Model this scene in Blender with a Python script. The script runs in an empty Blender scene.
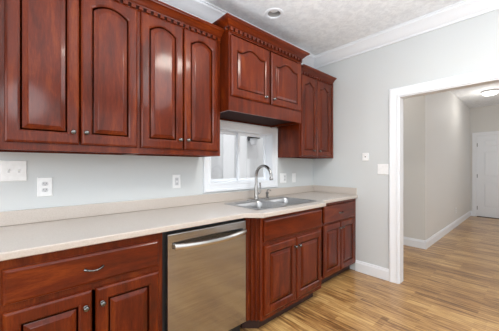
import bpy, bmesh, math, random
from mathutils import Vector, Matrix
random.seed(7)
PI = math.pi
S = bpy.context.scene
C = S.collection

# ------------------------------------------------------------------ camera
cam_d = bpy.data.cameras.new('camera')
cam = bpy.data.objects.new('camera', cam_d)
C.objects.link(cam)
cam.location = (-3.058, -2.083, 1.27)
cam.rotation_euler = (PI / 2, 0, math.radians(48.1 - 90))
cam_d.sensor_width = 36.0
cam_d.sensor_fit = 'HORIZONTAL'
cam_d.lens = 36.0 * 258.0 / 499.0
cam_d.shift_y = 0.5 / 499
cam_d.clip_start = 0.05
S.camera = cam

# ------------------------------------------------------------------ sky
W = bpy.data.worlds.new('sky')
S.world = W
W.use_nodes = True
bg = W.node_tree.nodes['Background']
bg.inputs[0].default_value = (0.97, 0.98, 1.0, 1)
bg.inputs[1].default_value = 0.9

# ------------------------------------------------------------------ large lights
def area(name, loc, rot, sx, sy, power, col=(1, 1, 1), spread=180):
    d = bpy.data.lights.new(name, 'AREA')
    d.shape = 'RECTANGLE'
    d.size, d.size_y, d.energy, d.color = sx, sy, power, col
    d.spread = math.radians(spread)
    o = bpy.data.objects.new(name, d)
    C.objects.link(o)
    o.location = loc
    o.rotation_euler = rot
    return o

def point(name, loc, power, col=(1, 1, 1), size=0.2):
    d = bpy.data.lights.new(name, 'POINT')
    d.energy, d.color, d.shadow_soft_size = power, col, size
    o = bpy.data.objects.new(name, d)
    C.objects.link(o)
    o.location = loc
    return o

# daylight through the glazed openings behind the camera
area('back_window_daylight', (-2.0, -4.42, 1.45), (PI / 2, 0, 0), 2.6, 1.9, 9, (0.93, 0.97, 1.0))
area('side_window_daylight', (-5.12, -1.0, 1.4), (PI / 2, 0, -PI / 2), 0.9, 1.8, 14, (0.93, 0.97, 1.0))
area('corner_window_daylight', (-5.12, -3.4, 1.5), (PI / 2, 0, -PI / 2), 1.6, 1.8, 30, (0.93, 0.97, 1.0))
# ceiling fixture of the kitchen, then two added fill points, no real lamps
area('kitchen_ceiling_light', (-1.50, -1.95, 2.66), (0, 0, 0), 0.45, 0.45, 17, (1.0, 0.95, 0.86))
point('rear_fill', (-3.0, -3.3, 2.15), 15, (0.90, 0.95, 1.0), 0.25)
point('kitchen_fill', (-1.75, -1.85, 2.25), 9, (0.90, 0.95, 1.0), 0.25)
# added upward fill that brightens the ceiling, no such lamp known
area('ceiling_fill', (-2.4, -2.2, 0.5), (PI, 0, 0), 0.7, 0.7, 40, (0.91, 0.96, 1.0), 118)
# daylight in the hall from its own window, beyond the frame
area('hall_window_daylight', (2.7, -3.9, 1.6), (PI / 2, 0, 0), 2.4, 1.6, 19, (0.95, 0.97, 1.0))
# daylight on the yard beyond the kitchen window
area('yard_daylight', (-0.6, 0.75, 3.6), (math.radians(-30), 0, 0), 3.4, 0.9, 23, (1.0, 0.985, 0.97))
# added fill for the side passage, above the frame, no fixture known
point('passage_fill', (0.85, -0.45, 2.45), 4.8, (1.0, 0.95, 0.90), 0.12)

S.view_settings.view_transform = 'Standard'
S.view_settings.look = 'None'
S.view_settings.gamma = 1.0
S.view_settings.use_curve_mapping = False
S.view_settings.exposure = 0.50
S.cycles.max_bounces = 10
S.cycles.diffuse_bounces = 6
S.cycles.sample_clamp_indirect = 6.0
S.cycles.caustics_reflective = False
S.cycles.caustics_refractive = False

# ------------------------------------------------------------------ materials
def new_mat(name):
    m = bpy.data.materials.new(name)
    m.use_nodes = True
    nt = m.node_tree
    return m, nt, nt.nodes['Principled BSDF']

def nd(nt, t, **kw):
    n = nt.nodes.new(t)
    for k, v in kw.items():
        if k.startswith('i_'):
            n.inputs[k[2:].replace('_', ' ')].default_value = v
        else:
            setattr(n, k, v)
    return n

def ramp(nt, fac, stops):
    r = nt.nodes.new('ShaderNodeValToRGB')
    e = r.color_ramp.elements
    while len(e) < len(stops):
        e.new(0.5)
    for k, (p, c) in enumerate(stops):
        e[k].position = p
        e[k].color = (*c, 1)
    nt.links.new(fac, r.inputs[0])
    return r.outputs[0]

def coords(nt, scale, rot=(0, 0, 0)):
    tc = nt.nodes.new('ShaderNodeTexCoord')
    mp = nt.nodes.new('ShaderNodeMapping')
    mp.inputs['Scale'].default_value = scale
    mp.inputs['Rotation'].default_value = rot
    nt.links.new(tc.outputs['Object'], mp.inputs['Vector'])
    return mp.outputs[0]

def bump(nt, bsdf, h, strength, dist=0.01):
    b = nt.nodes.new('ShaderNodeBump')
    b.inputs['Strength'].default_value = strength
    b.inputs['Distance'].default_value = dist
    nt.links.new(h, b.inputs['Height'])
    nt.links.new(b.outputs[0], bsdf.inputs['Normal'])

def plain(name, col, rough=0.5, metal=0.0, noise=0.0, nscale=40, coat=0.0, nstr=0.15):
    m, nt, b = new_mat(name)
    b.inputs['Roughness'].default_value = rough
    b.inputs['Metallic'].default_value = metal
    b.inputs['Coat Weight'].default_value = coat
    n = nd(nt, 'ShaderNodeTexNoise', i_Scale=nscale, i_Detail=3)
    nt.links.new(coords(nt, (1, 1, 1)), n.inputs['Vector'])
    k = 0.04 if noise == 0 else noise
    c = ramp(nt, n.outputs[0], [(0.3, tuple(x * (1 - k) for x in col)), (0.7, tuple(min(1, x * (1 + k)) for x in col))])
    nt.links.new(c, b.inputs['Base Color'])
    if noise:
        bump(nt, b, n.outputs[0], nstr, 0.002)
    return m

def cherry(name, scale, lo, mid, hi):
    m, nt, b = new_mat(name)
    v = coords(nt, scale)
    n1 = nd(nt, 'ShaderNodeTexNoise', i_Scale=1.6, i_Detail=7, i_Roughness=0.62, i_Distortion=1.1)
    nt.links.new(v, n1.inputs['Vector'])
    n2 = nd(nt, 'ShaderNodeTexNoise', i_Scale=26.0, i_Detail=4, i_Roughness=0.7)
    nt.links.new(v, n2.inputs['Vector'])
    mx = nd(nt, 'ShaderNodeMix', data_type='FLOAT')
    mx.inputs[0].default_value = 0.3
    nt.links.new(n1.outputs[0], mx.inputs[2])
    nt.links.new(n2.outputs[0], mx.inputs[3])
    c = ramp(nt, mx.outputs[0], [(0.30, lo), (0.52, mid), (0.72, hi)])
    nt.links.new(c, b.inputs['Base Color'])
    b.inputs['Roughness'].default_value = 0.30
    b.inputs['Coat Weight'].default_value = 0.38
    b.inputs['Coat Roughness'].default_value = 0.11
    b.inputs['Specular IOR Level'].default_value = 0.10
    bump(nt, b, n2.outputs[0], 0.05, 0.001)
    return m

LO, MI, HI = (0.040, 0.0058, 0.0015), (0.112, 0.0140, 0.0022), (0.225, 0.0430, 0.0060)
M = {}
M['cherry'] = cherry('cherry_upright_grain', (7, 7, 1.0), LO, MI, HI)
M['cherry_h'] = cherry('cherry_level_grain', (1.0, 7, 7), LO, MI, HI)
M['wall'] = plain('wall_paint', (0.605, 0.632, 0.643), 0.7, noise=0.012, nscale=160, nstr=0.08)
M['hall_wall'] = plain('hall_paint', (0.66, 0.655, 0.635), 0.6, noise=0.012, nscale=160, nstr=0.08)
M['trim'] = plain('white_trim_paint', (0.80, 0.83, 0.87), 0.32, noise=0.006, nscale=60, nstr=0.03)
M['plate'] = plain('white_plastic', (0.85, 0.86, 0.87), 0.3)
M['slot'] = plain('outlet_face', (0.62, 0.63, 0.65), 0.4)
M['slot_dark'] = plain('outlet_slot', (0.10, 0.10, 0.11), 0.5)
M['nickel'] = plain('brushed_nickel', (0.34, 0.33, 0.32), 0.22, 1.0)
M['knob'] = plain('aged_nickel', (0.17, 0.165, 0.16), 0.2, 1.0)
M['handle'] = plain('polished_handle_steel', (0.54, 0.53, 0.52), 0.24, 1.0)
M['dark_nickel'] = plain('dark_metal', (0.10, 0.095, 0.09), 0.35, 0.7)
M['black'] = plain('black_plastic', (0.012, 0.013, 0.016), 0.45)
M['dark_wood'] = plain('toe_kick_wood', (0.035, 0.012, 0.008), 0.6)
M['shade_wood'] = plain('painted_shade_wood', (0.030, 0.007, 0.004), 0.7)  # shade of undersides and dentil gaps put into the wood colour
M['shade_wood'].node_tree.nodes['Principled BSDF'].inputs['Specular IOR Level'].default_value = 0.12
M['siding'] = plain('pale_siding', (0.86, 0.865, 0.88), 0.6)
M['ground'] = plain('pale_ground', (0.5, 0.5, 0.5), 0.9)
M['can'] = plain('can_baffle', (0.42, 0.41, 0.40), 0.4, 0.3)

# stainless (dishwasher): brushed across
m, nt, b = new_mat('brushed_steel')
n = nd(nt, 'ShaderNodeTexNoise', i_Scale=6.0, i_Detail=4)
nt.links.new(coords(nt, (0.6, 0.6, 60)), n.inputs['Vector'])
nt.links.new(ramp(nt, n.outputs[0], [(0.3, (0.35, 0.345, 0.34)), (0.7, (0.47, 0.465, 0.46))]), b.inputs['Base Color'])
b.inputs['Metallic'].default_value = 1.0
b.inputs['Roughness'].default_value = 0.17
b.inputs['Anisotropic'].default_value = 0.5
bump(nt, b, n.outputs[0], 0.04, 0.001)
M['steel'] = m
m, nt, b = new_mat('sink_steel')
n = nd(nt, 'ShaderNodeTexNoise', i_Scale=8.0, i_Detail=3)
nt.links.new(coords(nt, (1, 20, 1)), n.inputs['Vector'])
nt.links.new(ramp(nt, n.outputs[0], [(0.3, (0.38, 0.38, 0.385)), (0.7, (0.47, 0.47, 0.475))]), b.inputs['Base Color'])
b.inputs['Metallic'].default_value = 1.0
b.inputs['Roughness'].default_value = 0.30
M['sink'] = m

# countertop: cream with fine speckle
def speckle(name, a, c2):
    m, nt, b = new_mat(name)
    v = coords(nt, (1, 1, 1))
    n = nd(nt, 'ShaderNodeTexNoise', i_Scale=140.0, i_Detail=5, i_Roughness=0.75)
    nt.links.new(v, n.inputs['Vector'])
    nt.links.new(ramp(nt, n.outputs[0], [(0.36, c2), (0.50, a), (0.66, tuple(min(1, x * 1.05) for x in a))]), b.inputs['Base Color'])
    b.inputs['Roughness'].default_value = 0.34
    b.inputs['Coat Weight'].default_value = 0.7
    b.inputs['Coat Roughness'].default_value = 0.22
    return m
M['counter'] = speckle('cream_countertop', (0.53, 0.475, 0.43), (0.475, 0.418, 0.368))
M['splash'] = M['counter']

# textured ceiling
m, nt, b = new_mat('knockdown_ceiling')
v = coords(nt, (1, 1, 1))
n = nd(nt, 'ShaderNodeTexNoise', i_Scale=16.0, i_Detail=8, i_Roughness=0.66, i_Distortion=0.6)
nt.links.new(v, n.inputs['Vector'])
h = ramp(nt, n.outputs[0], [(0.42, (0, 0, 0)), (0.60, (1, 1, 1))])
nt.links.new(ramp(nt, n.outputs[0], [(0.40, (0.755, 0.785, 0.82)), (0.60, (0.86, 0.89, 0.92))]), b.inputs['Base Color'])
b.inputs['Roughness'].default_value = 0.85
bump(nt, b, h, 0.3, 0.005)
M['ceiling'] = m

# laminate floor: narrow oak strips running towards the kitchen wall
m, nt, b = new_mat('oak_strip_floor')
v = coords(nt, (1, 1, 1), (0, 0, PI / 2))
def brick(w, hgt, off, mortar):
    k = nd(nt, 'ShaderNodeTexBrick', offset=off, squash=1.0)
    k.inputs['Scale'].default_value = 1.0
    k.inputs['Brick Width'].default_value = w
    k.inputs['Row Height'].default_value = hgt
    k.inputs['Mortar Size'].default_value = mortar
    k.inputs['Mortar Smooth'].default_value = 0.2
    k.inputs['Bias'].default_value = 0.0
    k.inputs['Color1'].default_value = (0, 0, 0, 1)
    k.inputs['Color2'].default_value = (1, 1, 1, 1)
    k.inputs['Mortar'].default_value = (0.25, 0.25, 0.25, 1)
    nt.links.new(v, k.inputs['Vector'])
    return k
bk = brick(0.48, 0.058, 0.37, 0.0008)
bk2 = brick(1.21, 0.192, 0.5, 0.0)
ng = nd(nt, 'ShaderNodeTexNoise', i_Scale=1.0, i_Detail=6, i_Roughness=0.65, i_Distortion=0.6)
nt.links.new(coords(nt, (66, 3.4, 1)), ng.inputs['Vector'])
mx1 = nd(nt, 'ShaderNodeMix', data_type='FLOAT')
mx1.inputs[0].default_value = 0.42
nt.links.new(bk.outputs['Color'], mx1.inputs[2])
nt.links.new(bk2.outputs['Color'], mx1.inputs[3])
mx2 = nd(nt, 'ShaderNodeMix', data_type='FLOAT')
mx2.inputs[0].default_value = 0.80
nt.links.new(mx1.outputs[0], mx2.inputs[2])
nt.links.new(ng.outputs[0], mx2.inputs[3])
nt.links.new(ramp(nt, mx2.outputs[0], [(0.33, (0.105, 0.044, 0.014)), (0.43, (0.275, 0.132, 0.043)), (0.53, (0.48, 0.270, 0.096)), (0.68, (0.70, 0.460, 0.190))]), b.inputs['Base Color'])
b.inputs['Roughness'].default_value = 0.30
b.inputs['Coat Weight'].default_value = 0.3
b.inputs['Coat Roughness'].default_value = 0.16
bump(nt, b, ng.outputs[0], 0.05, 0.001)
M['floor'] = m

# window glass
m, nt, b = new_mat('window_glass')
out = nt.nodes['Material Output']
nt.nodes.remove(b)
tr = nd(nt, 'ShaderNodeBsdfTransparent')
tr.inputs[0].default_value = (0.965, 0.965, 0.965, 1)
gl = nd(nt, 'ShaderNodeBsdfGlossy')
gl.inputs['Roughness'].default_value = 0.02
ms = nd(nt, 'ShaderNodeMixShader')
ms.inputs[0].default_value = 0.05
nt.links.new(tr.outputs[0], ms.inputs[1])
nt.links.new(gl.outputs[0], ms.inputs[2])
nt.links.new(ms.outputs[0], out.inputs[0])
M['glass'] = m

# lit lamp glass
m, nt, b = new_mat('lit_lamp_glass')
b.inputs['Base Color'].default_value = (0.9, 0.9, 0.9, 1)
b.inputs['Emission Color'].default_value = (1.0, 0.97, 0.92, 1)
b.inputs['Emission Strength'].default_value = 1.6
M['lamp'] = m
M['frost'] = plain('frosted_lamp_glass', (0.85, 0.86, 0.88), 0.3)

# ------------------------------------------------------------------ mesh helpers
class MB:
    """collects geometry in world coordinates; build() links it as one mesh object local to its root"""
    def __init__(self):
        self.bm = bmesh.new()
    def v(self, p):
        return self.bm.verts.new(p)
    def face(self, vs):
        try:
            return self.bm.faces.new(vs)
        except ValueError:
            return None
    def box(self, x0, x1, y0, y1, z0, z1):
        p = [self.v((x, y, z)) for x in (x0, x1) for y in (y0, y1) for z in (z0, z1)]
        for q in ((0, 1, 3, 2), (4, 6, 7, 5), (0, 4, 5, 1), (2, 3, 7, 6), (0, 2, 6, 4), (1, 5, 7, 3)):
            self.face([p[i] for i in q])
        return self
    def loft(self, loops, closed=True, cap0=False, cap1=False):
        rows = [[self.v(p) for p in l] for l in loops]
        n = len(rows[0])
        for a, b2 in zip(rows, rows[1:]):
            for i in range(n if closed else n - 1):
                j = (i + 1) % n
                self.face([a[i], a[j], b2[j], b2[i]])
        if cap0:
            self.face(rows[0][::-1])
        if cap1:
            self.face(rows[-1])
        return self
    def prism(self, poly, z0, z1):
        return self.loft([[(x, y, z0) for x, y in poly], [(x, y, z1) for x, y in poly]], True, True, True)
    def sweep_x(self, prof, x0, x1):
        """closed profile (y, z) extruded along x"""
        return self.loft([[(x0, y, z) for y, z in prof], [(x1, y, z) for y, z in prof]], True, True, True)
    def sweep_y(self, prof, y0, y1):
        return self.loft([[(x, y0, z) for x, z in prof], [(x, y1, z) for x, z in prof]], True, True, True)
    def tube(self, pts, rad, n=14):
        pts = [Vector(p) for p in pts]
        if not isinstance(rad, (list, tuple)):
            rad = [rad] * len(pts)
        up = None
        loops = []
        for i, p in enumerate(pts):
            t = (pts[min(i + 1, len(pts) - 1)] - pts[max(i - 1, 0)]).normalized()
            if up is None:
                up = t.orthogonal().normalized()
            up = (up - t * up.dot(t)).normalized()
            s = t.cross(up)
            loops.append([p + (up * math.cos(2 * PI * k / n) + s * math.sin(2 * PI * k / n)) * rad[i] for k in range(n)])
        return self.loft(loops, True, True, True)
    def lathe(self, c, axis, prof, n=24):
        """profile (radius, distance along axis) turned about axis through c"""
        ax = Vector(axis).normalized()
        u = ax.orthogonal().normalized()
        w = ax.cross(u)
        c = Vector(c)
        loops = []
        for r, d in prof:
            loops.append([c + ax * d + (u * math.cos(2 * PI * k / n) + w * math.sin(2 * PI * k / n)) * max(r, 1e-4) for k in range(n)])
        return self.loft(loops, True, True, True)
    def build(self, name, mat, parent=None, bevel=0.0, smooth=False, seg=2, kind=None, label=None):
        bmesh.ops.recalc_face_normals(self.bm, faces=self.bm.faces)
        off = Vector((0, 0, 0))
        p = parent
        while p is not None:
            off += p.location
            p = p.parent
        me = bpy.data.meshes.new(name)
        if off.length > 0:
            bmesh.ops.translate(self.bm, verts=self.bm.verts, vec=-off)
        self.bm.to_mesh(me)
        self.bm.free()
        me.materials.append(mat)
        o = bpy.data.objects.new(name, me)
        C.objects.link(o)
        if parent is not None:
            o.parent = parent
        if bevel:
            md = o.modifiers.new('bevel', 'BEVEL')
            md.width = bevel
            md.segments = seg
            md.limit_method = 'ANGLE'
            md.angle_limit = math.radians(40)
        if smooth:
            for f in me.polygons:
                f.use_smooth = True
            try:
                me.set_sharp_from_angle(angle=math.radians(38))
            except Exception:
                pass
        if kind:
            o['kind'] = kind
        if label:
            o['label'] = label
        return o

def thing(name, loc, label, cat, group=None):
    o = bpy.data.objects.new(name, None)
    o.empty_display_size = 0.1
    C.objects.link(o)
    o.location = loc
    tag(o, label, cat, group)
    return o

def tag(o, label, cat, group=None):
    o['label'] = label
    o['category'] = cat
    if group:
        o['group'] = group
    return o

def struct(name, mb, mat, bevel=0.0, smooth=False):
    return mb.build(name, mat, None, bevel, smooth, kind='structure')

# ------------------------------------------------------------------ the room shell
H = 2.742
XL, YB = -5.2, -4.5          # left and back of the kitchen
HX, HY = 5.54, -0.94         # hall: door wall, long wall
WT = 0.11

# floor and ceiling (ceiling with a round hole for the can light)
struct('floor', MB().box(XL - .2, HX + .2, YB - .2, .15, -0.08, 0.0), M['floor'])
CAN = (-1.215, -0.385)
mb = MB()
def fill(mb, loops, z):
    edges = []
    for l in loops:
        vs = [mb.v((x, y, z)) for x, y in l]
        for a, b2 in zip(vs, vs[1:] + vs[:1]):
            edges.append(mb.bm.edges.new((a, b2)))
    r = bmesh.ops.triangle_fill(mb.bm, use_beauty=True, edges=edges)
    return [f for f in r['geom'] if isinstance(f, bmesh.types.BMFace)]
circ = [(CAN[0] + .068 * math.cos(2 * PI * k / 32), CAN[1] + .068 * math.sin(2 * PI * k / 32)) for k in range(32)]
rect = [(XL - .2, YB - .2), (HX + .2, YB - .2), (HX + .2, .15), (XL - .2, .15)]
fs = fill(mb, [rect, circ], H)
ex = bmesh.ops.extrude_face_region(mb.bm, geom=fs)
bmesh.ops.translate(mb.bm, verts=[g for g in ex['geom'] if isinstance(g, bmesh.types.BMVert)], vec=(0, 0, 0.15))
struct('ceiling', mb, M['ceiling'])

def wall_x(mb, y0, y1, xa, xb, za, zb, hole=None):
    """slab standing along x; hole = (xa, xb, za, zb)"""
    if hole is None:
        return mb.box(xa, xb, y0, y1, za, zb)
    a, b2, c, d = hole
    mb.box(xa, a, y0, y1, za, zb).box(b2, xb, y0, y1, za, zb)
    if c > za:
        mb.box(a, b2, y0, y1, za, c)
    return mb.box(a, b2, y0, y1, d, zb)
def wall_y(mb, x0, x1, ya, yb, za, zb, hole=None):
    if hole is None:
        return mb.box(x0, x1, ya, yb, za, zb)
    a, b2, c, d = hole
    mb.box(x0, x1, ya, a, za, zb).box(x0, x1, b2, yb, za, zb)
    if c > za:
        mb.box(x0, x1, a, b2, za, c)
    return mb.box(x0, x1, a, b2, d, zb)

WX0, WX1, WZ0, WZ1 = -1.695, -0.825, 1.098, 1.645       # kitchen window opening
struct('wall_back', wall_x(MB(), 0.0, 0.15, XL - .2, 0.0, 0, H, (WX0, WX1, WZ0, WZ1)), M['wall'])
OY0, OY1, OZ = -2.95, -1.085, 2.022                       # opening to the hall
struct('wall_right', wall_y(MB(), 0.0, WT, YB - .2, .15, 0, H, (OY0, OY1, 0, OZ)), M['wall'])
struct('wall_front', wall_x(MB(), YB - .15, YB, XL - .2, 0.0, 0, H, (-3.3, -0.7, 0.5, 2.4)), M['wall'])
struct('wall_left', wall_y(wall_y(MB(), XL - .15, XL, YB, -2.0, 0, H, (-4.25, -2.55, 0.55, 2.45)), XL - .15, XL, -2.0, 0.0, 0, H, (-1.5, -0.5, 0.45, 2.35)), M['wall'])
# hall walls
struct('wall_hall_corner', MB().box(1.58, HX, HY, HY + .12, 0, H).box(1.58, 1.70, HY + .12, .15, 0, H), M['hall_wall'])
DY0, DY1, DZ = -1.985, -1.068, 2.03                       # hall door opening
struct('wall_hall_end', wall_y(MB(), HX, HX + .12, -4.3, HY + .12, 0, H, (DY0, DY1, 0, DZ)), M['hall_wall'])
struct('wall_hall_front', wall_x(MB(), -4.3, -4.15, WT, HX, 0, H, (1.5, 3.9, 0.8, 2.4)), M['hall_wall'])
struct('wall_passage_end', MB().box(WT, 1.58, .03, .15, 0, H), M['hall_wall'])

# crown moulding of the room (profile: distance from wall, height)
CP = [(0, 2.612), (0.012, 2.612), (0.016, 2.632), (0.034, 2.642), (0.052, 2.672), (0.074, 2.700), (0.094, 2.712), (0.098, 2.728), (0.110, 2.730), (0.110, H - .001), (0, H - .001)]
struct('trim_1', MB().sweep_x([(-d - .001, z) for d, z in CP], XL, -0.001), M['trim'], smooth=True)
struct('trim_2', MB().sweep_y([(-d - .001, z) for d, z in CP], YB, -0.001), M['trim'], smooth=True)

# casing of the opening: stepped boards on the kitchen side, plus jamb lining
def casing_y(mb, xs, y0, y1, zt, w, t, side):
    """casing round an opening in a wall that stands along y; side -1 = faces -x"""
    # profile across the casing: (distance from opening edge, thickness)
    pr = [(0.0, 0.0), (0.0, t * .55), (w * .12, t * .65), (w * .18, t * .5), (w * .62, t * .72), (w * .72, t), (w * .94, t), (w, t * .7), (w, 0.0)]
    loops = []
    for d, th in pr:
        x = xs + side * (th + .0005)
        loops.append([(x, y1 + d, 0.0), (x, y1 + d, zt + d), (x, y0 - d, zt + d), (x, y0 - d, 0.0)])
    mb.loft(loops, closed=False)
    for k in (0, 3):
        mb.face([mb.v(l[k]) for l in loops])
    return mb
struct('trim_3', casing_y(MB(), 0.0, OY0, OY1, OZ, 0.090, 0.022, -1), M['trim'], smooth=True)
struct('trim_4', MB().box(-.001, WT + .001, OY1 - .012, OY1 - .0005, 0, OZ - .0005).box(-.001, WT + .001, OY0 + .0005, OY0 + .012, 0, OZ - .0005)
       .box(-.001, WT + .001, OY0 + .012, OY1 - .012, OZ - .012, OZ - .0005), M['trim'])

# baseboards (distance from wall, height)
BP = [(0.0005, 0.0), (0.016, 0.0), (0.016, 0.100), (0.011, 0.112), (0.008, 0.128), (0.0005, 0.130)]
struct('baseboard_right', MB().sweep_y([(-d, z) for d, z in BP], OY1 + .091, -0.612), M['trim'])
struct('baseboard_right_rear', MB().sweep_y([(-d, z) for d, z in BP], YB, OY0 - .091), M['trim'])
struct('baseboard_hall', MB().sweep_x([(HY - d, z) for d, z in BP], 1.58 - .016, HX - .017), M['trim'])
struct('baseboard_passage', MB().sweep_y([(1.58 - d, z) for d, z in BP], HY, .03), M['trim'])
struct('baseboard_hall_end', MB().sweep_y([(HX - d, z) for d, z in BP], DY1 + .088, HY - .001), M['trim'])

# ------------------------------------------------------------------ hall door
struct('trim_5', casing_y(MB(), HX, DY0, DY1, DZ, 0.085, 0.02, -1), M['trim'], smooth=True)
d = bpy.data.objects.new('door_1', None)
C.objects.link(d)
d.location = (HX + .02, (DY0 + DY1) / 2, 0)
d['kind'] = 'structure'
def door_slab():
    mb = MB()
    xf = HX + 0.012
    y0, y1, z0, z1 = DY0 + .004, DY1 - .004, 0.012, DZ - .005
    ym = (y0 + y1) / 2
    rows = [(0.24, 0.86), (1.00, 1.64), (1.74, 1.92)]
    cols = [(y0 + .115, ym - .055), (ym + .055, y1 - .115)]
    # frame: boards round the six sunk panels
    mb.box(xf + .012, xf + .042, y0, y1, z0, z1)
    mb.box(xf, xf + .012, y0, cols[0][0], z0, z1).box(xf, xf + .012, cols[1][1], y1, z0, z1).box(xf, xf + .012, cols[0][1], cols[1][0], z0, z1)
    zz = [z0] + [q for r in rows for q in r] + [z1]
    for (a, b2) in cols:
        for k in range(0, len(zz), 2):
            mb.box(xf, xf + .012, a, b2, zz[k], zz[k + 1])
    return mb, rows, cols, xf
mb, rows, cols, xf = door_slab()
mb.build('door_slab', M['trim'], d, bevel=.003)
for (za, zb) in rows:
    for (ya, yb) in cols:
        def L(i, dx):
            return [(xf + dx, ya + i, za + i), (xf + dx, yb - i, za + i), (xf + dx, yb - i, zb - i), (xf + dx, ya + i, zb - i)]
        MB().loft([L(.002, .012), L(.018, .0115), L(.045, .003), L(.052, .003)], True, False, True).build('door_panel', M['trim'], d)
for z in (0.22, 1.02, 1.80):
    MB().box(HX + .001, HX + .013, DY1 - .014, DY1 - .001, z - .045, z + .045).build('hinge', M['dark_nickel'], d)
MB().lathe((xf - .001, DY0 + .07, 0.94), (-1, 0, 0), [(.03, 0), (.03, .006), (.012, .01), (.012, .03), (.024, .036), (.028, .05), (.018, .062), (0, .064)]).build('door_knob', M['nickel'], d, smooth=True)
struct('trim_6', MB().box(HX + .0005, HX + .06, DY1 - .0035, DY1 - .0005, 0, DZ - .0035).box(HX + .0005, HX + .06, DY0 + .0005, DY0 + .0035, 0, DZ - .0035).box(HX + .0005, HX + .06, DY0 + .0005, DY1 - .0005, DZ - .0035, DZ - .0005), M['trim'])
MB().box(HX - .01, HX + .10, DY0 + .004, DY1 - .004, 0.0, 0.011).build('threshold', M['dark_wood'], d)

# ------------------------------------------------------------------ kitchen window
w = bpy.data.objects.new('window_1', None)
C.objects.link(w)
w.location = ((WX0 + WX1) / 2, 0, WZ0)
w['kind'] = 'structure'
def rring(y, x0, x1, z0, z1):
    return [(x0, y, z0), (x1, y, z0), (x1, y, z1), (x0, y, z1)]
cw = .077
prw = [(0.0, 0.0), (0.0, .010), (.010, .013), (.014, .010), (.050, .014), (.056, .020), (.072, .020), (cw, .015), (cw, 0.0)]
MB().loft([rring(-t - .0005, WX0 - q, WX1 + q, WZ0 - q, WZ1 + q) for q, t in prw]).build('casing', M['trim'], w, smooth=True)
jt = .010
mb = MB()
mb.box(WX0 + .0005, WX0 + jt, -.0005, .149, WZ0 + .0005, WZ1 - .0005).box(WX1 - jt, WX1 - .0005, -.0005, .149, WZ0 + .0005, WZ1 - .0005)
mb.box(WX0 + jt, WX1 - jt, -.0005, .149, WZ0 + .0005, WZ0 + jt).box(WX0 + jt, WX1 - jt, -.0005, .149, WZ1 - jt, WZ1 - .0005)
mb.build('jamb_lining', M['trim'], w)
gx0, gx1, gz0, gz1 = WX0 + jt, WX1 - jt, WZ0 + jt, WZ1 - jt
xm = -1.252
def sash(name, x0, x1, y, fw):
    mb = MB()
    mb.box(x0, x0 + fw, y, y + .022, gz0, gz1).box(x1 - fw, x1, y, y + .022, gz0, gz1)
    mb.box(x0 + fw, x1 - fw, y, y + .022, gz0, gz0 + fw).box(x0 + fw, x1 - fw, y, y + .022, gz1 - fw, gz1)
    s = mb.build(name, M['trim'], w, bevel=.002)
    MB().box(x0 + fw, x1 - fw, y + .009, y + .013, gz0 + fw, gz1 - fw).build('pane', M['glass'], s)
sash('sash', gx0 + .001, xm + .018, .122, .028)
sash('sash', xm - .018, gx1 - .001, .098, .028)

# outside the window: a pale boarded wall across a narrow yard, with a small wall lantern
mb = MB().box(-3.5, 4.2, 1.54, 1.60, -0.1, 2.7)
for k in range(28):
    x = -3.4 + k * .27
    mb.box(x, x + .264, 1.530, 1.5405, -0.1, 2.7)
o = struct('wall_outside', mb, M['siding'], bevel=.003)
struct('ground_outside', MB().box(-3.5, 4.2, 0.155, 1.525, -0.15, -0.09), M['ground'])
lx, lz = 0.18, 1.76
t = thing('wall_lantern', (lx, 1.5285, lz), 'small dark-capped outdoor wall lantern seen through the kitchen window glass', 'lantern')
MB().box(lx - .035, lx + .035, 1.510, 1.5295, lz - .02, lz + .16).build('back_plate', M['dark_nickel'], t, bevel=.003)
MB().tube([(lx, 1.515, lz + .10), (lx, 1.47, lz + .115), (lx, 1.43, lz + .10), (lx, 1.41, lz + .07)], .008).build('arm', M['dark_nickel'], t, smooth=True)
MB().lathe((lx, 1.41, lz), (0, 0, 1), [(.012, .080), (.03, .074), (.105, .045), (.12, .036), (.12, .018), (.10, .016)]).build('cap', M['black'], t, smooth=True)
MB().lathe((lx, 1.41, lz), (0, 0, 1), [(.07, .016), (.075, -.03), (.055, -.09), (.02, -.105), (0, -.106)]).build('shade', M['frost'], t, smooth=True)

# ------------------------------------------------------------------ cabinet parts
def top_curve(kind, x0, x1, zs, rise, n):
    pts = []
    for i in range(n + 1):
        t = i / n
        if kind == 'arch':
            s = 1 - (2 * t - 1) ** 2
        elif kind == 'cathedral':
            u = min(1, max(0, (t - .16) / .68))
            s = 0.5 - 0.5 * math.cos(2 * PI * u)
            s = s ** 0.65
        else:
            s = 0
        pts.append((x1 + (x0 - x1) * t, zs + rise * s))
    return pts

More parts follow.
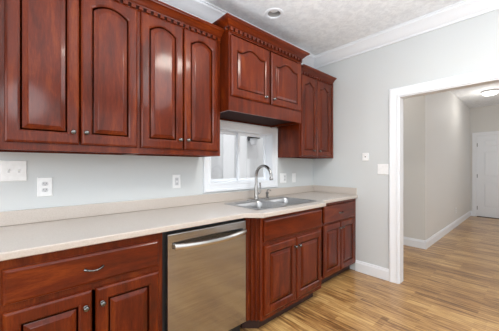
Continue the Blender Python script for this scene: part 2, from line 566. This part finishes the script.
def make_door(root, x0, x1, z0, z1, yb, kind='flat', stile=.058, rail=.066, topc=None, rise=0.0, th=.020, mat='cherry', knob=None, name='door'):
    """overlay door in front of plane yb (faces -y): framed, with a raised panel; knob = (x, z)"""
    n = 18 if kind != 'flat' else 4
    yf = yb - th
    if topc is None:
        topc = rail + rise
    def outer(i, y):
        a, b2, c, e = x0 + i, x1 - i, z0 + i, z1 - i
        p = [(a, y, c), (b2, y, c)]
        p += [(b2 + (a - b2) * k / n, y, e) for k in range(n + 1)]
        return p
    def inner(i, y, di=0.0):
        a, b2, c = x0 + stile + i, x1 - stile - i, z0 + rail + i
        tp = top_curve(kind, a, b2, z1 - topc - i, rise, n)
        return [(a, y, c), (b2, y, c)] + [(x, y, z) for x, z in tp]
    mb = MB()
    mb.loft([outer(0, yb), outer(0, yf + .010), outer(.003, yf + .005), outer(.009, yf + .0012), outer(.012, yf), inner(-.010, yf), inner(-.006, yf + .002), inner(-.002, yf + .004), inner(0, yf + .008)], True, True, False)
    dr = mb.build(name, M[mat], root)
    pb = MB()
    pb.loft([inner(0, yf + .0085), inner(.007, yf + .0085), inner(.009, yf + .0075), inner(.027, yf + .003), inner(.030, yf + .0015), inner(.033, yf + .0012)], True, True, True)
    pb.build('raised_panel', M[mat], dr)
    if knob:
        make_knob(dr, knob[0], yf, knob[1])
    return dr

def make_knob(parent, x, yf, z):
    MB().lathe((x, yf - .0002, z), (0, -1, 0), [(.010, 0), (.010, .002), (.006, .004), (.0055, .012), (.010, .016), (.0130, .020), (.0130, .023), (.010, .027), (.005, .029), (0, .0292)], 20).build('knob', M['knob'], parent, smooth=True)

def make_drawer(root, x0, x1, z0, z1, yb, th=.020, pull=True, name='drawer'):
    yf = yb - th
    def R(i, y):
        return [(x0 + i, y, z0 + i), (x1 - i, y, z0 + i), (x1 - i, y, z1 - i), (x0 + i, y, z1 - i)]
    dr = MB().loft([R(0, yb), R(0, yf + .008), R(.003, yf + .004), R(.010, yf + .002), R(.013, yf), R(.016, yf)], True, True, True).build(name, M['cherry_h'], root)
    if pull:
        xc, zc = (x0 + x1) / 2, (z0 + z1) / 2
        pts, rad = [], []
        for k in range(13):
            t = k / 12
            pts.append((xc - .038 + .076 * t, yf - .001 - .026 * math.sin(PI * t) ** .7, zc - .004 * math.sin(PI * t)))
            rad.append(.0045 + .0035 * abs(2 * t - 1) ** 3)
        MB().tube(pts, rad, 10).build('pull', M['knob'], dr, smooth=True)
    return dr

def face_frame(root, x0, x1, z0, z1, yb, t=.018, st=.045, rails=(.05, .05), mids=(), midrails=(), name='face_frame'):
    mb = MB()
    y0, y1 = yb - t, yb
    mb.box(x0, x0 + st, y0, y1, z0, z1).box(x1 - st, x1, y0, y1, z0, z1)
    mb.box(x0 + st, x1 - st, y0, y1, z0, z0 + rails[0]).box(x0 + st, x1 - st, y0, y1, z1 - rails[1], z1)
    for a, b2 in midrails:
        mb.box(x0 + st, x1 - st, y0, y1, a, b2)
    for a, b2, c, e in mids:
        mb.box(a, b2, y0, y1, c, e)
    return mb.build(name, M['cherry'], root)

CORN = [(0.0, .0), (.010, .0), (.012, .006), (.020, .012), (.030, .024), (.044, .036), (.056, .042), (.058, .048), (.064, .049), (.064, .058), (0.0, .058)]

def cornice_mesh(path, z0):
    """path: function distance -> list of (x, y)"""
    return MB().loft([[(x, y, z0 + z) for x, y in path(d)] for d, z in CORN], closed=False), path

def build_cornice(path, z0, dent_runs, root, name=None):
    mb = MB()
    loops = [[(x, y, z0 + z) for x, y in path(d)] for d, z in CORN]
    n = len(loops[0])
    rows = [[mb.v(p) for p in l] for l in loops]
    for a, b2 in zip(rows, rows[1:] + rows[:1]):
        for i in range(n - 1):
            mb.face([a[i], a[i + 1], b2[i + 1], b2[i]])
    mb.face([r[0] for r in rows])
    mb.face([r[-1] for r in rows][::-1])
    c = mb.build(name or 'cornice', M['cherry_h'], root)
    return c

def dentils(parent, runs, z0, z1, proj=.018):
    mb, bk_ = MB(), MB()
    for (ax, a0, a1, c, sgn) in runs:
        # backing strip, coloured near-black as shade between the blocks, and blocks; ax 'x': runs along x at y = c facing -y; ax 'y': runs along y at x = c facing sgn
        p, wdt = .047, .027
        n = max(1, int((a1 - a0) / p))
        s = (a1 - a0) / n
        for k in range(n):
            u = a0 + s * k + (s - wdt) / 2
            if ax == 'x':
                mb.box(u, u + wdt, c - proj, c - .004, z0 + .001, z1 - .001)
            else:
                mb.box(c + sgn * .004, c + sgn * proj, u, u + wdt, z0 + .001, z1 - .001)
        if ax == 'x':
            bk_.box(a0, a1, c - .004, c - .0003, z0 + .001, z1 - .0005)
            mb.box(a0, a1, c - .007, c - .0003, z0 - .006, z0 + .001)
        else:
            bk_.box(c + sgn * .0003, c + sgn * .004, a0, a1, z0 + .001, z1 - .0005)
            mb.box(c + sgn * .0003, c + sgn * .007, a0, a1, z0 - .006, z0 + .001)
    dm = mb.build('dentil_moulding', M['cherry_h'], parent)
    if parent.parent is None:
        bk_.build('shade_backing_strip', M['shade_wood'], dm)
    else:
        bk_.build('shade_backing_strip', M['shade_wood'], parent)

def upper_carcass(root, x0, x1, z0, z1, yf):
    mb = MB()
    t = .016
    mb.box(x0, x0 + t, yf, -.001, z0, z1).box(x1 - t, x1, yf, -.001, z0, z1)
    mb.box(x0 + t, x1 - t, -.012, -.001, z0, z1).box(x0 + t, x1 - t, yf, -.012, z1 - t, z1)
    mb.build('carcass', M['cherry'], root)
    MB().box(x0 + t + .0003, x1 - t - .0003, yf + .0003, -.0125, z0 + .022, z0 + .034).build('bottom_panel', M['shade_wood'], root)

# --- tall upper cabinets on the left of the window
UB, UT, UY = 1.352, 2.342, -.330
t = thing('upper_cabinet', (-2.83, 0, UB), 'cherry wall cabinet with two arched doors above the double light switch', 'cabinet', 'arched upper cabinets left of the window')
upper_carcass(t, -3.195, -2.4655, UB, UT, UY + .018)
face_frame(t, -3.195, -2.4655, UB, UT, UY + .018, st=.05, rails=(.055, .07), mids=((-3.145, -3.085, UB + .055, UT - .07),))
make_door(t, -3.108, -2.798, 1.390, 2.290, UY, 'arch', knob=(-2.829, 1.459), rise=.040, topc=.098)
make_door(t, -2.791, -2.477, 1.390, 2.290, UY, 'arch', knob=(-2.766, 1.460), rise=.040, topc=.098)
t = thing('upper_cabinet', (-2.14, 0, UB), 'cherry wall cabinet with two arched doors beside the kitchen window', 'cabinet', 'arched upper cabinets left of the window')
upper_carcass(t, -2.4645, -1.8135, UB, UT, UY + .018)
face_frame(t, -2.4645, -1.8135, UB, UT, UY + .018, st=.035, rails=(.055, .07))
make_door(t, -2.456, -2.153, 1.390, 2.290, UY, 'arch', knob=(-2.182, 1.459), rise=.040, topc=.098)
make_door(t, -2.145, -1.842, 1.390, 2.290, UY, 'arch', knob=(-2.118, 1.461), rise=.040, topc=.098)
# cornice running over both
c = thing('cornice', (-2.5, UY, 2.31), 'long cherry cornice with dentil blocks along the tops of the two left wall cabinets', 'moulding')
build_cornice(lambda d: [(-3.195, UY - d - .0003), (-1.8115, UY - d - .0003)], 2.320, None, c, 'crown')
dentils(c, [('x', -3.195, -1.8115, UY, 0)], 2.294, 2.320)

# --- deeper, higher cabinet over the window
BX0, BX1, BY, BB, BT = -1.810, -0.866, -.445, 1.715, 2.424
t = thing('upper_cabinet', (-1.34, 0, BB), 'short deep cherry wall cabinet bridging above the kitchen window', 'cabinet')
mb = MB()
mb.box(BX0, BX0 + .016, BY + .018, -.001, BB, BT).box(BX1 - .016, BX1, BY + .018, -.001, BB, BT)
mb.box(BX0 + .016, BX1 - .016, -.012, -.001, BB, BT).box(BX0 + .016, BX1 - .016, BY + .018, -.012, BT - .016, BT)
mb.build('carcass', M['cherry'], t)
MB().box(BX0 + .0163, BX1 - .0163, BY + .0183, -.0125, BB + .02, BB + .034).build('bottom_panel', M['shade_wood'], t)
MB().box(BX1 + .0003, -.7455, UY, -.001, BB + .02, BT - .07).build('filler_panel', M['shade_wood'], t)
face_frame(t, BX0, BX1, BB, BT, BY + .018, st=.03, rails=(.125, .09))
make_door(t, -1.795, -1.352, 1.832, 2.318, BY, 'cathedral', knob=(-1.412, 1.883), rise=.045, topc=.118, stile=.062)
make_door(t, -1.333, -.884, 1.832, 2.318, BY, 'cathedral', knob=(-1.310, 1.883), rise=.045, topc=.118, stile=.062)
c = build_cornice(lambda d: [(BX0 - d - .0003, -.002), (BX0 - d - .0003, BY - d - .0003), (BX1 + d + .0003, BY - d - .0003), (BX1 + d + .0003, -.002)], 2.379, None, t)
dentils(c, [('x', BX0 - .006, BX1 + .006, BY, 0), ('y', BY, -.402, BX0, -1), ('y', BY, -.34, BX1, 1)], 2.350, 2.379)

# --- tall upper cabinet on the right of the window
CX0, CX1 = -.745, -.045
t = thing('upper_cabinet', (-.40, 0, 1.37), 'narrow cherry wall cabinet in the corner right of the window', 'cabinet')
upper_carcass(t, CX0, CX1, 1.370, UT, UY + .018)
face_frame(t, CX0, CX1, 1.370, UT, UY + .018, st=.03, rails=(.035, .07))
MB().box(CX1 + .0003, -.0008, UY + .02, -.30, 1.370, UT).build('filler_strip', M['cherry'], t)
make_door(t, -.722, -.427, 1.385, 2.290, UY, 'cathedral', knob=(-.505, 1.447), rise=.034, topc=.105, stile=.056)
make_door(t, -.415, -.118, 1.385, 2.290, UY, 'cathedral', knob=(-.392, 1.447), rise=.034, topc=.105, stile=.056)
c = build_cornice(lambda d: [(CX0, UY - d - .0003), (CX1 - .02, UY - d - .0003)], 2.320, None, t)
dentils(c, [('x', CX0, CX1 - .02, UY, 0)], 2.294, 2.320)

# --- base cabinets
FY = -.610
def base_box(root, x0, x1, yf, z1=.884):
    mb = MB()
    tk = .016
    mb.box(x0, x0 + tk, yf + .018, -.002, .10, z1).box(x1 - tk, x1, yf + .018, -.002, .10, z1)
    mb.box(x0 + tk, x1 - tk, -.014, -.002, .10, z1).box(x0 + tk, x1 - tk, yf + .018, -.014, .10, .116)
    mb.build('carcass', M['cherry'], root)
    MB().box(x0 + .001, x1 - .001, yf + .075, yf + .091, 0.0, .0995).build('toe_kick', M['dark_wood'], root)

t = thing('base_cabinet', (-2.80, 0, 0), 'cherry base cabinet with one wide drawer left of the dishwasher', 'cabinet')
base_box(t, -3.195, -2.4265, FY)
face_frame(t, -3.195, -2.4265, .10, .884, FY + .018, st=.035, rails=(.035, .045), midrails=((.655, .695),), mids=((-3.160, -3.090, .135, .655), (-3.160, -3.090, .695, .839)))
make_drawer(t, -3.106, -2.452, .695, .843, FY)
make_door(t, -3.106, -2.787, .130, .664, FY, knob=(-2.815, .588))
make_door(t, -2.772, -2.452, .130, .664, FY, knob=(-2.744, .588))

# sink base: stands forward, fluted pilasters across its cut corners
SY = -.700
t = thing('base_cabinet', (-1.29, 0, 0), 'cherry sink base cabinet standing forward with fluted angled corner beside the dishwasher', 'cabinet')
PX0, PX1, PX2, PX3 = -1.775, -1.690, -.890, -.805
mb = MB()
mb.box(PX0, PX0 + .016, FY, -.002, .10, .884).box(PX3 - .016, PX3, FY, -.002, .10, .884)
mb.box(PX0 + .016, PX3 - .016, -.014, -.002, .10, .884)
mb.prism([(PX0 + .016, -.014), (PX0 + .016, FY), (PX1, SY + .018), (PX2, SY + .018), (PX3 - .016, FY), (PX3 - .016, -.014)], .10, .116)
mb.build('carcass', M['cherry'], t)
face_frame(t, PX1, PX2, .10, .884, SY + .018, st=.03, rails=(.04, .03), midrails=((.66, .70),))
make_drawer(t, -1.680, -.905, .696, .858, SY, pull=False, name='false_drawer_front')
make_door(t, -1.676, -1.300, .138, .666, SY, knob=(-1.322, .592))
make_door(t, -1.290, -.910, .138, .666, SY, knob=(-1.266, .592))
def pilaster(xa, ya, xb, yb):
    """board from (xa, ya) to (xb, yb) with four flutes on its outer face"""
    a, b2 = Vector((xa, ya)), Vector((xb, yb))
    u = (b2 - a).normalized()
    L_ = (b2 - a).length
    nrm = Vector((u.y, -u.x))
    if nrm.y > 0:
        nrm = -nrm
    prof = [(0, 0), (L_, 0), (L_, .016)]
    nfl, mrg = 3, .012
    wf = (L_ - 2 * mrg) / nfl
    for k in reversed(range(nfl)):
        for q in range(0, 9):
            ang = PI * q / 8
            cx = mrg + wf * (k + .5) + math.cos(ang) * wf * .40
            prof.append((cx, .016 - math.sin(ang) * .013))
    prof.append((0, .016))
    pts = [a + u * s + nrm * (h - .016) for s, h in prof]
    return MB().loft([[(p.x, p.y, .10) for p in pts], [(p.x, p.y, .884) for p in pts]], True, True, True)
pilaster(PX0 - .001, FY - .004, PX1 - .0005, SY).build('pilaster', M['cherry'], t, label='fluted angled corner board')
pilaster(PX2 + .0005, SY, PX3 + .001, FY - .004).build('pilaster', M['cherry'], t, label='fluted angled corner board')
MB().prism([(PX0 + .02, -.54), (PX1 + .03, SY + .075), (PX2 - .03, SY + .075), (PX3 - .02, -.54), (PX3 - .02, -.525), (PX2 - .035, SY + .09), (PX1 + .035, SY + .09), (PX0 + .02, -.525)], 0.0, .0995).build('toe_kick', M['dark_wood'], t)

t = thing('base_cabinet', (-.40, 0, 0), 'cherry base cabinet with one small drawer in the corner right of the sink', 'cabinet')
base_box(t, -.8035, -.003, FY)
face_frame(t, -.8035, -.003, .10, .884, FY + .018, st=.04, rails=(.03, .03), midrails=((.645, .68),))
make_drawer(t, -.728, -.062, .672, .850, FY)
make_door(t, -.728, -.400, .118, .656, FY, knob=(-.428, .590))
make_door(t, -.388, -.062, .118, .656, FY, knob=(-.362, .590))

# --- dishwasher
t = thing('dishwasher', (-2.115, 0, 0), 'stainless steel dishwasher with bowed bar handle under the counter', 'dishwasher')
MB().box(-2.424, -1.780, -.600, -.01, .10, .872).build('body', M['black'], t)
MB().box(-2.404, -1.806, -.58, -.55, 0.0, .0995).build('toe_panel', M['black'], t)
DX0, DX1 = -2.408, -1.800
def dwR(i, y, z0=.118, z1=.868):
    return [(DX0 + i, y, z0 + i), (DX1 - i, y, z0 + i), (DX1 - i, y, z1 - i), (DX0 + i, y, z1 - i)]
dd = MB().loft([dwR(0, -.6005), dwR(0, -.640), dwR(.002, -.644), dwR(.006, -.646)], True, True, True).build('door', M['steel'], t)
mb = MB()
N = 24
loops = []
for k in range(N + 1):
    s = k / N
    x = DX0 + .035 + (DX1 - DX0 - .055) * s
    b_ = math.sin(PI * s) ** .8
    yo = -.672 - .036 * b_
    zc = .792 - .006 * b_
    hh = .019
    loops.append([(x, yo + .010, zc - hh), (x, yo + .002, zc - hh * .8), (x, yo - .002, zc - hh * .3), (x, yo - .002, zc + hh * .3), (x, yo + .002, zc + hh * .8), (x, yo + .010, zc + hh)])
mb.loft(loops, True, True, True)
hd = mb.build('handle', M['handle'], dd, smooth=True)
for x in (DX0 + .045, DX1 - .030):
    MB().box(x - .009, x + .009, -.6715, -.6462, .776, .806).build('handle_mount', M['nickel'], dd, bevel=.003)

# ------------------------------------------------------------------ worktop with sink cut-out
SX0, SX1, SYF, SYB = -1.645, -.820, -.632, -.115
CZ0, CZ1 = .885, .920
outl = [(-3.195, -.003), (-3.195, -.640), (-1.815, -.640), (-1.712, -.738), (-.868, -.738), (-.765, -.640), (-.003, -.640), (-.003, -.003)]
def rrect(x0, x1, y0, y1, r, n=6):
    p = []
    for cx, cy, a0 in ((x1 - r, y1 - r, 0), (x0 + r, y1 - r, 90), (x0 + r, y0 + r, 180), (x1 - r, y0 + r, 270)):
        for k in range(n + 1):
            a = math.radians(a0 + 90 * k / n)
            p.append((cx + r * math.cos(a), cy + r * math.sin(a)))
    return p
mb = MB()
fs = fill(mb, [outl, rrect(SX0 + .012, SX1 - .012, SYF + .012, SYB - .012, .04)], CZ0)
ex = bmesh.ops.extrude_face_region(mb.bm, geom=fs)
bmesh.ops.translate(mb.bm, verts=[g for g in ex['geom'] if isinstance(g, bmesh.types.BMVert)], vec=(0, 0, CZ1 - CZ0))
o = mb.build('countertop', M['counter'], None, bevel=.006, seg=3)
tag(o, 'long cream speckled countertop running along the wall over the base cabinets', 'countertop')
o = MB().box(-3.195, -.0225, -.022, -.001, CZ1 + .0005, 1.005).build('backsplash', M['splash'], None, bevel=.003)
tag(o, 'low cream backsplash strip along the wall behind the sink', 'backsplash')
o = MB().box(-.022, -.001, -.628, -.001, CZ1 + .0005, 1.005).build('backsplash', M['splash'], None, bevel=.003)
tag(o, 'short cream side splash on the end wall beside the corner cabinets', 'backsplash')

# ------------------------------------------------------------------ sink
t = thing('sink', (-1.23, -.37, CZ1), 'stainless steel double bowl drop-in sink below the window', 'sink')
bowls = [(SX0 + .035, -1.252, SYF + .035, SYB - .105), (-1.212, SX1 - .035, SYF + .035, SYB - .105)]
mb = MB()
fz = CZ1 + .0045
hole = [rrect(*b_, .055, 6) for b_ in bowls]
rim = rrect(SX0, SX1, SYF, SYB, .05, 6)
fill(mb, [rrect(SX0 + .006, SX1 - .006, SYF + .006, SYB - .006, .046, 6)] + hole, fz)
mb.loft([[(x, y, fz) for x, y in rrect(SX0 + .006, SX1 - .006, SYF + .006, SYB - .006, .046, 6)], [(x, y, CZ1 + .0035) for x, y in rrect(SX0 + .002, SX1 - .002, SYF + .002, SYB - .002, .049, 6)], [(x, y, CZ1 + .0006) for x, y in rim]])
for (a, b2, c, e) in bowls:
    L2 = []
    for ins, z in ((0, fz), (.004, fz - .003), (.008, fz - .015), (.012, fz - .06), (.018, fz - .135), (.028, fz - .158), (.048, fz - .170), (.10, fz - .174)):
        L2.append([(x, y, z) for x, y in rrect(a + ins, b2 - ins, c + ins, e - ins, max(.02, .055 - ins * .2), 6)])
    mb.loft(L2, True, False, True)
bmesh.ops.remove_doubles(mb.bm, verts=mb.bm.verts, dist=.00005)
mb.build('basin', M['sink'], t, smooth=True)
for (a, b2, c, e) in bowls:
    MB().lathe(((a + b2) / 2, (c + e) / 2, fz - .1738), (0, 0, 1), [(.045, 0), (.044, .003), (.034, .003), (.030, .001), (0, .0008)]).build('drain', M['nickel'], t, smooth=True)

# ------------------------------------------------------------------ taps
fx, fy, z0 = -1.245, -.165, fz + .0006
t = thing('faucet', (fx, fy, z0), 'tall brushed nickel gooseneck kitchen faucet behind the sink bowls', 'faucet')
pl = [(fx + x, fy + y) for x, y in rrect(-.115, .115, -.027, .027, .026, 6)]
pl2 = [(fx + x, fy + y) for x, y in rrect(-.108, .108, -.021, .021, .020, 6)]
MB().loft([[(x, y, z0) for x, y in pl], [(x, y, z0 + .005) for x, y in pl], [(x, y, z0 + .009) for x, y in pl2]], True, True, True).build('deck_plate', M['nickel'], t, smooth=True)
MB().lathe((fx, fy, z0 + .0092), (0, 0, 1), [(.027, 0), (.027, .006), (.023, .012), (.021, .05), (.0205, .10), (.018, .135), (.0146, .150)]).build('body', M['nickel'], t, smooth=True)
R_ = .105
pts = [(fx, fy, z0 + .150), (fx, fy, 1.12), (fx, fy, 1.165)]
for k in range(1, 19):
    a = PI * k / 18
    pts.append((fx, fy - R_ + R_ * math.cos(a), 1.165 + R_ * math.sin(a)))
MB().tube(pts, .0145, 16).build('neck', M['nickel'], t, smooth=True)
ye = fy - 2 * R_
MB().lathe((fx, ye, 1.1645), (0, -.06, -1), [(.0150, 0), (.0165, .004), (.0175, .012), (.0185, .020), (.0180, .023)]).build('spray_head', M['nickel'], t, smooth=True)
MB().lathe((fx, ye - .0015, 1.1412), (0, -.06, -1), [(.0178, 0), (.0175, .006), (.013, .008), (0, .0082)]).build('spray_nozzle', M['dark_nickel'], t, smooth=True)
MB().tube([(fx + .020, fy, z0 + .062), (fx + .042, fy - .002, z0 + .066), (fx + .052, fy - .004, z0 + .085), (fx + .050, fy - .006, z0 + .13), (fx + .046, fy - .008, z0 + .172)], [.012, .011, .009, .0065, .0085]).build('lever_handle', M['nickel'], t, smooth=True)

sx, sy = -1.075, -.155
t = thing('soap_dispenser', (sx, sy, z0), 'short brushed metal dispenser standing right of the tall faucet', 'soap dispenser')
MB().lathe((sx, sy, z0), (0, 0, 1), [(.021, 0), (.021, .005), (.014, .010), (.0125, .045), (.016, .050), (.016, .066), (.010, .070), (.006, .072)]).build('body', M['nickel'], t, smooth=True)
MB().tube([(sx, sy, z0 + .0722), (sx, sy, z0 + .085), (sx, sy - .012, z0 + .094), (sx, sy - .045, z0 + .090), (sx, sy - .055, z0 + .083)], [.006, .0065, .006, .005, .0045]).build('spout', M['nickel'], t, smooth=True)

# ------------------------------------------------------------------ wall plates
def plate_back(mb, x0, x1, z0, z1):
    def R(i, y):
        return [(x0 + i, y, z0 + i), (x1 - i, y, z0 + i), (x1 - i, y, z1 - i), (x0 + i, y, z1 - i)]
    return mb.loft([R(0, -.0005), R(0, -.003), R(.004, -.0065), R(.006, -.0065)], True, True, True)

def wall_plate(name, cx, cz, w_, h_, kinds, label, cat, rot=0.0, org=None, group=None):
    """kinds per gang: 'toggle', 'duplex', 'rocker', 'gfci'; rot turns it to face another wall"""
    t = thing(name, (0, 0, 0), label, cat, group)
    P = MB(); plate_back(P, -w_ / 2, w_ / 2, -h_ / 2, h_ / 2)
    P.build('plate', M['plate'], t)
    n = len(kinds)
    for k, kd in enumerate(kinds):
        x = (k - (n - 1) / 2) * .046
        if kd == 'toggle':
            q = MB().box(x - .005, x + .005, -.0078, -.0066, -.012, .012).build('toggle_slot', M['slot'], t)
            MB().loft([[(x - .0042, -.007, a), (x + .0042, -.007, a), (x + .0042, -.007, a + .010), (x - .0042, -.007, a + .010)] if i == 0 else
                       [(x - .0032, -.020, a), (x + .0032, -.020, a), (x + .0032, -.020, a + .007), (x - .0032, -.020, a + .007)] for i, a in enumerate((-.003, .006))], True, True, True).build('toggle', M['plate'], q)
        elif kd == 'duplex':
            for s in (-1, 1):
                zc = s * .0195
                pr = [(x + .0165 * math.cos(a), zc + .0145 * max(-.85, min(.85, math.sin(a) * 1.1))) for a in [2 * PI * i / 20 for i in range(20)]]
                r = MB().loft([[(a, -.0066, c) for a, c in pr], [(a, -.0085, c) for a, c in pr]], True, True, True).build('receptacle', M['slot'], t)
                for dx in (-.0062, .0062):
                    MB().box(x + dx - .0012, x + dx + .0012, -.0089, -.0086, zc - .002, zc + .007).build('slot', M['slot_dark'], r)
                MB().lathe((x, -.0086, zc - .0075), (0, -1, 0), [(.0026, 0), (.0026, .0004)], 10).build('ground_hole', M['slot_dark'], r)
        else:
            r = MB().loft([[(x + a * .0165 - 0 * e, y, c * .033) for a, c in ((-1, -1), (1, -1), (1, 1), (-1, 1))] for e, y in ((0, -.0066), (1, -.0088))], True, True, True).build('rocker' if kd == 'rocker' else 'receptacle', M['slot'] if kd == 'gfci' else M['plate'], t)
            if kd == 'gfci':
                for s in (-1, 1):
                    for dx in (-.0062, .0062):
                        MB().box(x + dx - .0012, x + dx + .0012, -.0093, -.0089, s * .02 - .004, s * .02 + .004).build('slot', M['slot_dark'], r)
                MB().box(x - .006, x + .006, -.0098, -.0089, -.004, .004).build('test_button', M['plate'], r)
    t.location = org
    t.rotation_euler = (0, 0, rot)
    return t
wall_plate('light_switch', 0, 0, .118, .124, ['toggle', 'toggle'], 'white double toggle light switch under the leftmost wall cabinet', 'light switch', 0, (-3.076, 0, 1.242))
wall_plate('wall_outlet', 0, 0, .077, .122, ['duplex'], 'white duplex wall outlet lower and beside the double toggle switch', 'outlet', 0, (-2.931, 0, 1.138))
wall_plate('wall_outlet', 0, 0, .074, .118, ['gfci'], 'white square-faced wall outlet near the left edge of the window', 'outlet', 0, (-2.038, 0, 1.136))
wall_plate('wall_outlet', 0, 0, .116, .118, ['rocker', 'gfci'], 'white double-width wall plate close to the right of the window frame', 'outlet', 0, (-.635, 0, 1.122))
wall_plate('light_switch', 0, 0, .072, .116, ['rocker'], 'white single wall plate nearest the room corner under the corner wall cabinet', 'light switch', 0, (-.425, 0, 1.118))
wall_plate('light_switch', 0, 0, .118, .122, ['rocker', 'rocker'], 'white double rocker light switch beside the casing of the hall opening', 'light switch', -PI / 2, (0, -.925, 1.232))
wall_plate('wall_outlet', 0, 0, .074, .118, ['duplex'], 'white outlet low on the long hall wall', 'outlet', 0, (3.80, HY, .335))
# small square control above the switch
t = thing('thermostat', (0, -.731, 1.378), 'small white wall control with a dark dot above the counter end', 'thermostat')
yc, zc = -.731, 1.378
MB().box(-.014, -.0006, yc - .036, yc + .036, zc - .046, zc + .046).build('cover', M['plate'], t, bevel=.004)
MB().lathe((-.0142, yc, zc), (-1, 0, 0), [(.008, 0), (.007, .002), (0, .0021)], 16).build('button', M['slot_dark'], t)

# ------------------------------------------------------------------ ceiling lights
t = thing('recessed_ceiling_light', (CAN[0], CAN[1], H), 'unlit round white recessed ceiling light in the kitchen ceiling', 'ceiling light')
MB().loft([[(CAN[0] + r * math.cos(2 * PI * k / 32), CAN[1] + r * math.sin(2 * PI * k / 32), z) for k in range(32)] for r, z in ((.095, H - .0005), (.092, H - .006), (.078, H - .010), (.066, H - .006), (.062, H + .004))]).build('trim_ring', M['trim'], t, smooth=True)
MB().loft([[(CAN[0] + r * math.cos(2 * PI * k / 32), CAN[1] + r * math.sin(2 * PI * k / 32), z) for k in range(32)] for r, z in ((.0625, H + .003), (.061, H + .03), (.058, H + .08), (.056, H + .12))], True, False, True).build('baffle', M['can'], t, smooth=True)
MB().lathe((CAN[0], CAN[1], H + .118), (0, 0, -1), [(.018, 0), (.022, .02), (.044, .06), (.047, .075), (.040, .084), (0, .087)]).build('bulb', M['frost'], t, smooth=True)

hx, hy = 3.80, -1.47
t = thing('flush_ceiling_light', (hx, hy, H), 'lit round flush-mount ceiling light in the hall', 'ceiling light')
MB().lathe((hx, hy, H - .0005), (0, 0, -1), [(.130, 0), (.130, .022), (.124, .028), (.09, .028)], 40).build('pan', M['nickel'], t, smooth=True)
MB().lathe((hx, hy, H - .0288), (0, 0, -1), [(.121, 0), (.120, .02), (.106, .042), (.075, .057), (.04, .064), (0, .066)], 40).build('glass_shade', M['lamp'], t, smooth=True)
ld = bpy.data.lights.new('hall_lamp_light', 'POINT')
ld.energy = 5
ld.color = (1.0, .95, .88)
ld.shadow_soft_size = .10
lo = bpy.data.objects.new('hall_lamp_light', ld)
C.objects.link(lo)
lo.location = (hx, hy, H - .30)
